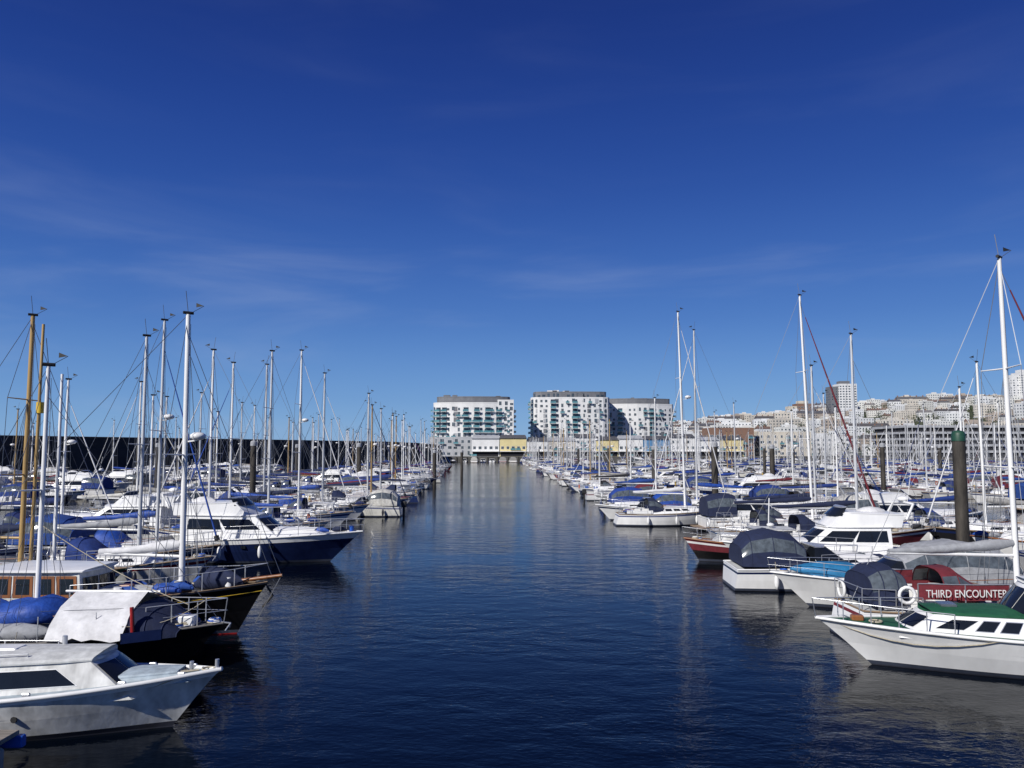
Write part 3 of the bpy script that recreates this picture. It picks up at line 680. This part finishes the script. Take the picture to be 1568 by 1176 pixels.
wh.win(.08,.40,.55,.9);wh.win(.46,.88,.52,.9,slant=-.05);wh.front(((-.92,-.33),(-.28,.28),(.33,.92)),.46,.9)
mb.cbox(h.X(.66),h.X(.70),-.25,.25,1.54,1.62,'vinyl',.03)
h.rail(.70,1.0,.5,5,r=.016,mid=False); h.fenders([.42,.2],m='gel')
mb.cbox(h.X(.9)-.15,h.X(.9)+.15,-.12,.12,1.1,1.25,'wood',.03); mb.torus((h.X(.86),.2,1.14),.15,.025,'rope')
mb.path(sag((h.X(.97),.1,1.12),(h.X(.6),h.half(.6)+.03,1.0),.35),.015,'rope',4)
place(mb.mesh('cabin_cruiser'),'cabin_cruiser',12.7,20.7,171)
mb,h=sail(9.2,3.1,11.4,.95,1.3,hull='gel',stripe='maroon',mast='whitealu',hood=True,hoodm='maroon',cover='greycan',genoa='maroon',xm=.45,wr=.012,spr=2,lean=-.05,low=[(-4.3,1.0,.8),(-4.0,1.1,1.0),(-3.6,1.1,1.05),(-3.3,1.05,.85)])
for sd in (1,-1):
    vs=[(-3.15+2.45*i/8,sd*(h.half((i*.30/8)+.15)*.97),z+R.uniform(-.01,.01)) for i in range(9) for z in (1.32,1.76)]
    mb.add(vs,[[2*i,2*i+2,2*i+3,2*i+1] for i in range(8)],'maroon',True)
    mb.path([vs[2*i+1] for i in range(9)],.018,'steel',4)
    for i in (0,4,8): mb.tube(vs[2*i+1],(vs[2*i][0],vs[2*i][1],.95),.018,'steel',4)
mb.torus((-3.5,-1.35,1.45),.22,.055,'gel','y',14)
o=place(mb.mesh('sailing_yacht'),'sailing_yacht',14.6,24.3,0)
cu=bpy.data.curves.new('t','FONT'); cu.body='THIRD ENCOUNTER'; cu.size=.30; cu.extrude=.004
to=bpy.data.objects.new('t',cu); COL.objects.link(to); bpy.context.view_layer.update()
tm=bpy.data.meshes.new_from_object(to.evaluated_get(bpy.context.evaluated_depsgraph_get())); bpy.data.objects.remove(to)
tm.materials.clear(); tm.materials.append(M['gel'])
t_=place(tm,'name_lettering',-3.08,-1.57,0,1.43,1,parent=o); t_.rotation_euler=(math.radians(90),0,0); t_.scale=(.82,1,1)
mb,h=sport(8.4,2.9,.85,1.2,can='greycan',hull='gel',band='gel',coverbow='tealcan'); place(mb.mesh('motor_cruiser'),'motor_cruiser',13.4,28.9,178)
mb,h=sport(7.4,2.9,.85,1.15,can='navycan',hull='gel',band='navy',cl=.75,outb=False); place(mb.mesh('motor_cruiser'),'motor_cruiser',12.6,33.0,-3)
mb,h=fly(9.0,3.2,.95,1.4,band='gel',hull='gel',flyb=True,can=None,ch=1.1); place(mb.mesh('motor_yacht'),'motor_yacht',14.0,36.7,177)
mb,h=cabin(7.6,2.6,.75,1.15,hull='maroon',low='black',band='gel',cab='gelold',wh=.8); place(mb.mesh('fishing_boat'),'fishing_boat',12.4,40.8,182)
RB=[(44.6,19.0,12.0,0,10.2,dict(mast='alu',hull='maroon',cover='navycan',hoodm='navycan',genoa=None)),
 (48.2,17.9,14.9,0,10.2,dict(mast='whitealu',hull='gel',cover='navycan',genoa='maroon',hoodm='navycan',spr=2,lean=-.4)),
 (52.0,19.5,11.0,0,10.2,dict(mast='alu',hull='navy',cover='navycan',hoodm='navycan')),
 (60.3,12.9,16.0,0,8.4,dict(mast='whitealu',hull='gel',cover='palecan',hoodm='navycan',spr=2,radar=True,lean=-.3)),
 (68.2,15.6,15.8,180,10.2,dict(mast='alu',hull='gel',cover='bluecan',spr=2))]
for y,xm,zt,hd,L,kw in RB:
    mb,h=sail(L,3.1,zt,wr=.012,**kw); me=mb.mesh('sailing_yacht'); place(me,'sailing_yacht',xm+(-L*.1 if hd==0 else L*.1),y,hd)
mb,h=sport(7.6,2.9,.9,1.25,can='bluecan',hull='gel',band='navy',cl=.8); place(mb.mesh('motor_cruiser'),'motor_cruiser',10.4,64.2,180)
mb,h=fly(8.6,3.1,.9,1.35,band='gel',hull='gel',flyb=False,can='navycan'); place(mb.mesh('motor_yacht'),'motor_yacht',17.5,56.2,0)

# ------------------------------------------------------------------ breakwater
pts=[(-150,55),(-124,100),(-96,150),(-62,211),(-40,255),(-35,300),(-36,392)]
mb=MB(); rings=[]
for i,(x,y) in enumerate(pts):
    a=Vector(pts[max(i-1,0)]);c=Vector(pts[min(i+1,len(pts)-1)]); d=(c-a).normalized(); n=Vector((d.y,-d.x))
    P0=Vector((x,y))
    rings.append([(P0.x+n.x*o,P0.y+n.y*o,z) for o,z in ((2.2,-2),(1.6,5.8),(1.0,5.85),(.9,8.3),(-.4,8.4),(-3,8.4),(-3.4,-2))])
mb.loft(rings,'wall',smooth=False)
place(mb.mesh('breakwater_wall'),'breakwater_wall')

# ------------------------------------------------------------------ land
mb=MB()
out_=[(-44,391),(152,391),(175,352),(250,255),(420,200),(2600,200),(2600,3000),(-44,3000)]
vs=[(x,y,z) for z in (-2,2.6) for x,y in out_]; n=len(out_)
mb.add(vs,[[i,(i+1)%n,n+(i+1)%n,n+i] for i in range(n)]+[[n+i for i in range(n)]],'quay')
x=-42
while x<150: mb.cbox(x,x+.35,390.6,390.95,-1,2.4,'pile'); x+=5
place(mb.mesh('quay_ground'),'quay_ground')
M['grass']=mat('hillside_grass',(.065,.08,.035),.95,var=.5,scale=.02)
def ss(t): t=max(0,min(1,t)); return t*t*(3-2*t)
def HZ(x,y): return 1.8+62*ss((y-450)/520)*ss((x+150)/800)+22*ss((y-900)/700)*ss((x-100)/600)+1.5*math.sin(x*.03)*ss((y-500)/200)
mb=MB(); nx,ny=70,50
vs=[(-60+1700*i/nx,430+1500*j/ny,HZ(-60+1700*i/nx,430+1500*j/ny)) for j in range(ny+1) for i in range(nx+1)]
mb.add(vs,[[j*(nx+1)+i,j*(nx+1)+i+1,(j+1)*(nx+1)+i+1,(j+1)*(nx+1)+i] for j in range(ny) for i in range(nx)],'grass',True)
place(mb.mesh('hillside_terrain'),'hillside_terrain')
# ------------------------------------------------------------------ buildings
M['render']=mat('white_render',(.74,.74,.73),.8,var=.12,scale=.3)
M['greyclad']=mat('grey_cladding',(.17,.175,.19),.6,var=.2,scale=.5)
M['midclad']=mat('light_grey_cladding',(.40,.41,.43),.6,var=.2,scale=.5)
M['yel']=mat('yellow_render',(.68,.58,.30),.8,var=.15,scale=.3)
M['cream']=mat('cream_render',(.62,.57,.48),.8,var=.15,scale=.3)
M['blueclad']=mat('blue_cladding',(.10,.25,.45),.6,var=.15,scale=.3)
M['brick']=mat('red_brick',(.24,.14,.10),.85,var=.3,scale=2)
M['roof']=mat('slate_roof',(.09,.09,.10),.7,var=.3,scale=1)
M['tile']=mat('clay_tile_roof',(.20,.11,.08),.8,var=.3,scale=1)
M['win']=mat('window_glass',(.06,.085,.11),.15,var=.6,scale=.35)
M['bal']=mat('teal_balcony_glass',(.10,.26,.30),.2,var=.3,scale=.4)
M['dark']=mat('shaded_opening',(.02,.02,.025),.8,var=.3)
M['hw']=pal('house_wall',[(.72,.73,.74),(.68,.67,.63),(.72,.73,.73),(.40,.34,.29),(.60,.61,.62),(.70,.70,.67),(.66,.62,.55),(.55,.51,.45)],.85,var=.12,scale=.3,k=1)
M['hr']=pal('house_roof',[(.10,.10,.115),(.17,.11,.09),(.12,.12,.125),(.09,.085,.09),(.20,.19,.19)],.8,var=.3,scale=.6,k=6.1)
def wbox(mb,a,d,n,s0,s1,z0,z1,o0,o1,m):
    P=[]
    for z in (z0,z1):
        for s_,o in ((s0,o0),(s1,o0),(s1,o1),(s0,o1)): P.append((a[0]+d[0]*s_+n[0]*o,a[1]+d[1]*s_+n[1]*o,z))
    mb.add(P,[[0,1,5,4],[1,2,6,5],[2,3,7,6],[3,0,4,7],[0,3,2,1],[4,5,6,7]],m)
def edges(plan):
    n=len(plan)
    for i in range(n):
        a=plan[i];b_=plan[(i+1)%n];L=math.hypot(b_[0]-a[0],b_[1]-a[1]); d=((b_[0]-a[0])/L,(b_[1]-a[1])/L)
        yield a,d,(d[1],-d[0]),L
def block(mb,plan,z0,z1,m,fh=3.0,sp=3.2,winp=.9,bal=.3,topm=None,wm='win',frame='render',ww=(.9,2.0),stag=True):
    mb.loft([[(x,y,z) for x,y in plan] for z in (z0,z1)],m,smooth=False)
    mb.add([(x,y,z1+.01) for x,y in plan],[list(range(len(plan)))],topm or 'roof')
    for a,d,n,L in edges(plan):
        if n[1]>.5: continue
        nf=int((z1-z0)/fh); k=max(1,int(L/sp))
        wbox(mb,a,d,n,0,L,z1,z1+.6,-.3,.06,m)
        for f in range(nf):
            zb=z0+f*fh
            for c in range(k):
                if R.random()>winp: continue
                s_=(c+.5)*L/k+(R.uniform(-.35,.35) if stag else 0); w_=R.uniform(*ww)/2
                if s_-w_<.15 or s_+w_>L-.15: continue
                hh=R.choice([1.2,1.4,2.0]) if stag else 1.4
                wbox(mb,a,d,n,s_-w_-.1,s_+w_+.1,zb+.75-.1,zb+.8+hh,-.05,.03,frame)
                wbox(mb,a,d,n,s_-w_,s_-.04,zb+.75,zb+.7+hh,-.05,.07,wm)
                wbox(mb,a,d,n,s_+.04,s_+w_,zb+.75,zb+.7+hh,-.05,.07,wm)
                if R.random()<bal:
                    wbox(mb,a,d,n,s_-w_-.6,s_+w_+.6,zb+.1,zb+.25,0,1.4,m); wbox(mb,a,d,n,s_-w_-.6,s_+w_+.6,zb+.25,zb+1.2,1.34,1.4,'bal')
                    wbox(mb,a,d,n,s_-w_-.58,s_-w_-.52,zb+.25,zb+1.2,0,1.33,'bal')
def rplan(x0,x1,y0,y1,c=4,bow=0):
    P=[(x0,y0+c),(x0+c*.3,y0+c*.3),(x0+c,y0)]
    for i in range(1,6):
        t=i/6; P.append((x0+c+(x1-x0-2*c)*t,y0-bow*4*t*(1-t)))
    P+=[(x1-c,y0),(x1-c*.3,y0+c*.3),(x1,y0+c),(x1,y1),(x0,y1)]
    return P
def apartments(x0,x1,y0,y1,zb,zt,bow=0,top=3.2,extra=None,balp=.24):
    mb=MB(); block(mb,rplan(x0,x1,y0,y1,4,bow),zb,zt-top,'render',2.75,2.35,.88,balp,ww=(.7,1.5))
    block(mb,rplan(x0+1.6,x1-1.6,y0+1.6,y1-1.6,4,bow),zt-top,zt,'greyclad',3.2,2.6,.8,0,frame='greyclad')
    block(mb,rplan(x0-1.5,x1+1.5,y0-3,y1,2,bow),2.6,zb,'midclad',3.1,2.6,.9,.2,wm='win',frame='midclad')
    for a,d,n,L in edges(rplan(x0,x1,y0,y1,4,bow)):
        if n[1]>-.3: continue
        if R.random()<.75:
            s_=L*R.uniform(.15,.6)
            for f in range(int((zt-top-zb)/2.75)):
                if R.random()<.65: wbox(mb,a,d,n,s_,s_+min(2.2,L*.35),zb+f*2.75+.2,zb+f*2.75+2.6,-.05,.05,R.choice(['greyclad','midclad','midclad']))
        # continuous balcony stack on some bays
        if L>3 and R.random()<.4:
            for f in range(1,int((zt-top-zb)/2.75)):
                q=L*.12; wbox(mb,a,d,n,q,q+3.0,zb+f*2.75,zb+f*2.75+.16,0,1.7,'render'); wbox(mb,a,d,n,q,q+3.0,zb+f*2.75+.16,zb+f*2.75+1.15,1.64,1.7,'bal'); wbox(mb,a,d,n,q+.2,q+2.8,zb+f*2.75+.2,zb+f*2.75+2.3,.0,.09,'win')
    for i in range(5):
        x=R.uniform(x0+4,x1-7); mb.cbox(x,x+R.uniform(1.5,4),y0+5,y0+8,zt,zt+R.uniform(.8,1.8),R.choice(['greyclad','render']))
    if extra:
        for (a,b_,z1,m_) in extra: block(mb,[(a,y0-.8),(b_,y0-.8),(b_,y1-1),(a,y1-1)],zb,z1,m_,2.75,2.2,.95,0,frame=m_)
    return place(mb.mesh('apartment_building'),'apartment_building')
apartments(-41.5,.5,420,440,12,33.3,bow=2,extra=[(-7.5,.9,31.5,'render')])
apartments(10.5,54,440,462,12,37.4,bow=1,extra=[(36,39,36,'greyclad')])
apartments(50,94,464,486,11,35.0,bow=4)
x=-20;i=0
while x<108:
    wd=R.uniform(8,14);z=R.uniform(9.0,11.5); m_=['render','yel','render','cream','render','yel','render','blueclad','render'][i%9]
    mb=MB(); block(mb,[(x,400),(x+wd-.3,400),(x+wd-.3,411),(x,411)],2.6,z,m_,2.9,2.3,.95,.25,stag=False,ww=(.9,1.4))
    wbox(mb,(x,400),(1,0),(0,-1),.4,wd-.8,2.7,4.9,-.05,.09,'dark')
    wbox(mb,(x,400),(1,0),(0,-1),0,wd-.3,5.0,5.3,.0,1.6,'render')
    mb.loft([[(x-.2,399.4,z+.6),(x+wd-.1,399.4,z+.6),(x+wd-.1,411.5,z+.6),(x-.2,411.5,z+.6)],[(x+.5,405,z+2.4),(x+wd-.8,405,z+2.4),(x+wd-.8,406,z+2.4),(x+.5,406,z+2.4)]],'roof' if i%3 else 'midclad',smooth=False)
    place(mb.mesh('quayside_house'),'quayside_house'); x+=wd; i+=1
def simple(name,x0,x1,y0,y1,z0,z1,m_,**k):
    mb=MB(); block(mb,[(x0,y0),(x1,y0),(x1,y1),(x0,y1)],z0,z1,m_,**k); return place(mb.mesh(name),name)
simple('brick_building',104,128,425,440,2.6,17,'brick',stag=False)
simple('retail_building',132,160,430,450,2.6,15,'cream',stag=False)
mb=MB()
for f in range(5):
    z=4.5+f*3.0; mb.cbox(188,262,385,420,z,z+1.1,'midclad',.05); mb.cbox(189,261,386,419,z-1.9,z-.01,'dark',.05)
for q in range(13): mb.cbox(188.2+q*6,188.9+q*6,384.7,384.98,2.6,18,'midclad',.05)
place(mb.mesh('multi_storey_car_park'),'multi_storey_car_park')
def tower(x,y,w_,dp,zt,m1,m2):
    mb=MB(); z=HZ(x,y)-1; block(mb,[(x,y),(x+w_,y),(x+w_,y+dp),(x,y+dp)],z,zt,m1,2.9,3.2,.98,0,stag=False,ww=(1.6,2.2))
    block(mb,[(x-w_*.45,y+2),(x,y+2),(x,y+dp-2),(x-w_*.45,y+dp-2)],z,zt-3,m2,2.9,3.2,.9,0,stag=False,frame=m2); mb.cbox(x+3,x+w_-6,y+4,y+dp-4,zt,zt+4,m2)
    place(mb.mesh('tower_block'),'tower_block')
tower(368,900,20,18,80,'render','greyclad'); tower(592,930,20,18,96,'render','render')
tower(335,940,20,18,60,'brick','cream')
HM=[]
def hou(w_,dp,fl,gable,bays):
    mb=MB(); z=fl*2.9; x0=-w_/2
    block(mb,[(x0,0),(x0+w_,0),(x0+w_,dp),(x0,dp)],-6,z,'hw',2.9+.0001,w_/bays,1,0,stag=False,frame='hw',ww=(1.0,1.5),topm='hr')
    if gable:
        mb.loft([[(x0-.3,-.4,z+.6),(x0-.3,dp/2,z+.6+dp*.28),(x0-.3,dp+.4,z+.6)],[(x0+w_+.3,-.4,z+.6),(x0+w_+.3,dp/2,z+.6+dp*.28),(x0+w_+.3,dp+.4,z+.6)]],'hr',smooth=False)
        for c in range(max(1,int(w_/7))):
            q=x0+1+c*7; mb.cbox(q,q+1.2,dp/2-.4,dp/2+.4,z+dp*.25,z+dp*.28+2,'brick',.05)
    else: mb.cbox(x0+w_*.3,x0+w_*.6,dp*.4,dp*.7,z+.02,z+2.5,'hw')
    return mb.mesh('townhouse')
for a in ((9,9,2,1,3),(24,10,3,0,8),(14,9,3,1,5),(30,12,4,0,9),(12,10,3,0,4),(40,11,3,1,14),(18,10,5,0,6)): HM.append(hou(*a))
for j in range(30):
    y=465+j*24
    if j>22: y=465+22*24+(j-22)*45
    x=60+(0 if j<6 else -20)
    while x<.68*y+40:
        me=R.choice(HM); x+=R.uniform(12,26)
        if x/y<.14 : continue
        if HZ(x,y)<4 and R.random()<.5: continue
        if R.random()<.72: place(me,'townhouse',x,y+R.uniform(-7,7),R.uniform(-14,10),HZ(x,y)+.5,R.uniform(.65,1.0))
        x+=R.uniform(2,10)
M['leaf']=mat('foliage',(.04,.06,.022),.9,var=.6,scale=.4)
mb=MB()
for i in range(300):
    y=R.uniform(450,1050); x=R.uniform(.16,.66)*y; z=HZ(x,y); s_=R.uniform(2.5,6)
    mb.tube((x,y,z-1),(x,y,z+s_*.8),.3,'pile',4)
    for q in range(60):
        v=Vector((R.gauss(0,1),R.gauss(0,1),R.gauss(0,.8))); v=v.normalized()*R.uniform(.4,1)*s_; c=Vector((x,y,z+s_*1.1))+Vector((v.x*1.1,v.y*1.1,v.z*.8))
        a=[c+Vector((R.uniform(-1,1),R.uniform(-1,1),R.uniform(-1,1)))*1.0 for _ in range(3)]; mb.add(a,[[0,1,2]],'leaf')
place(mb.mesh('distant_trees'),'distant_trees')
print('objects',len(bpy.data.objects))
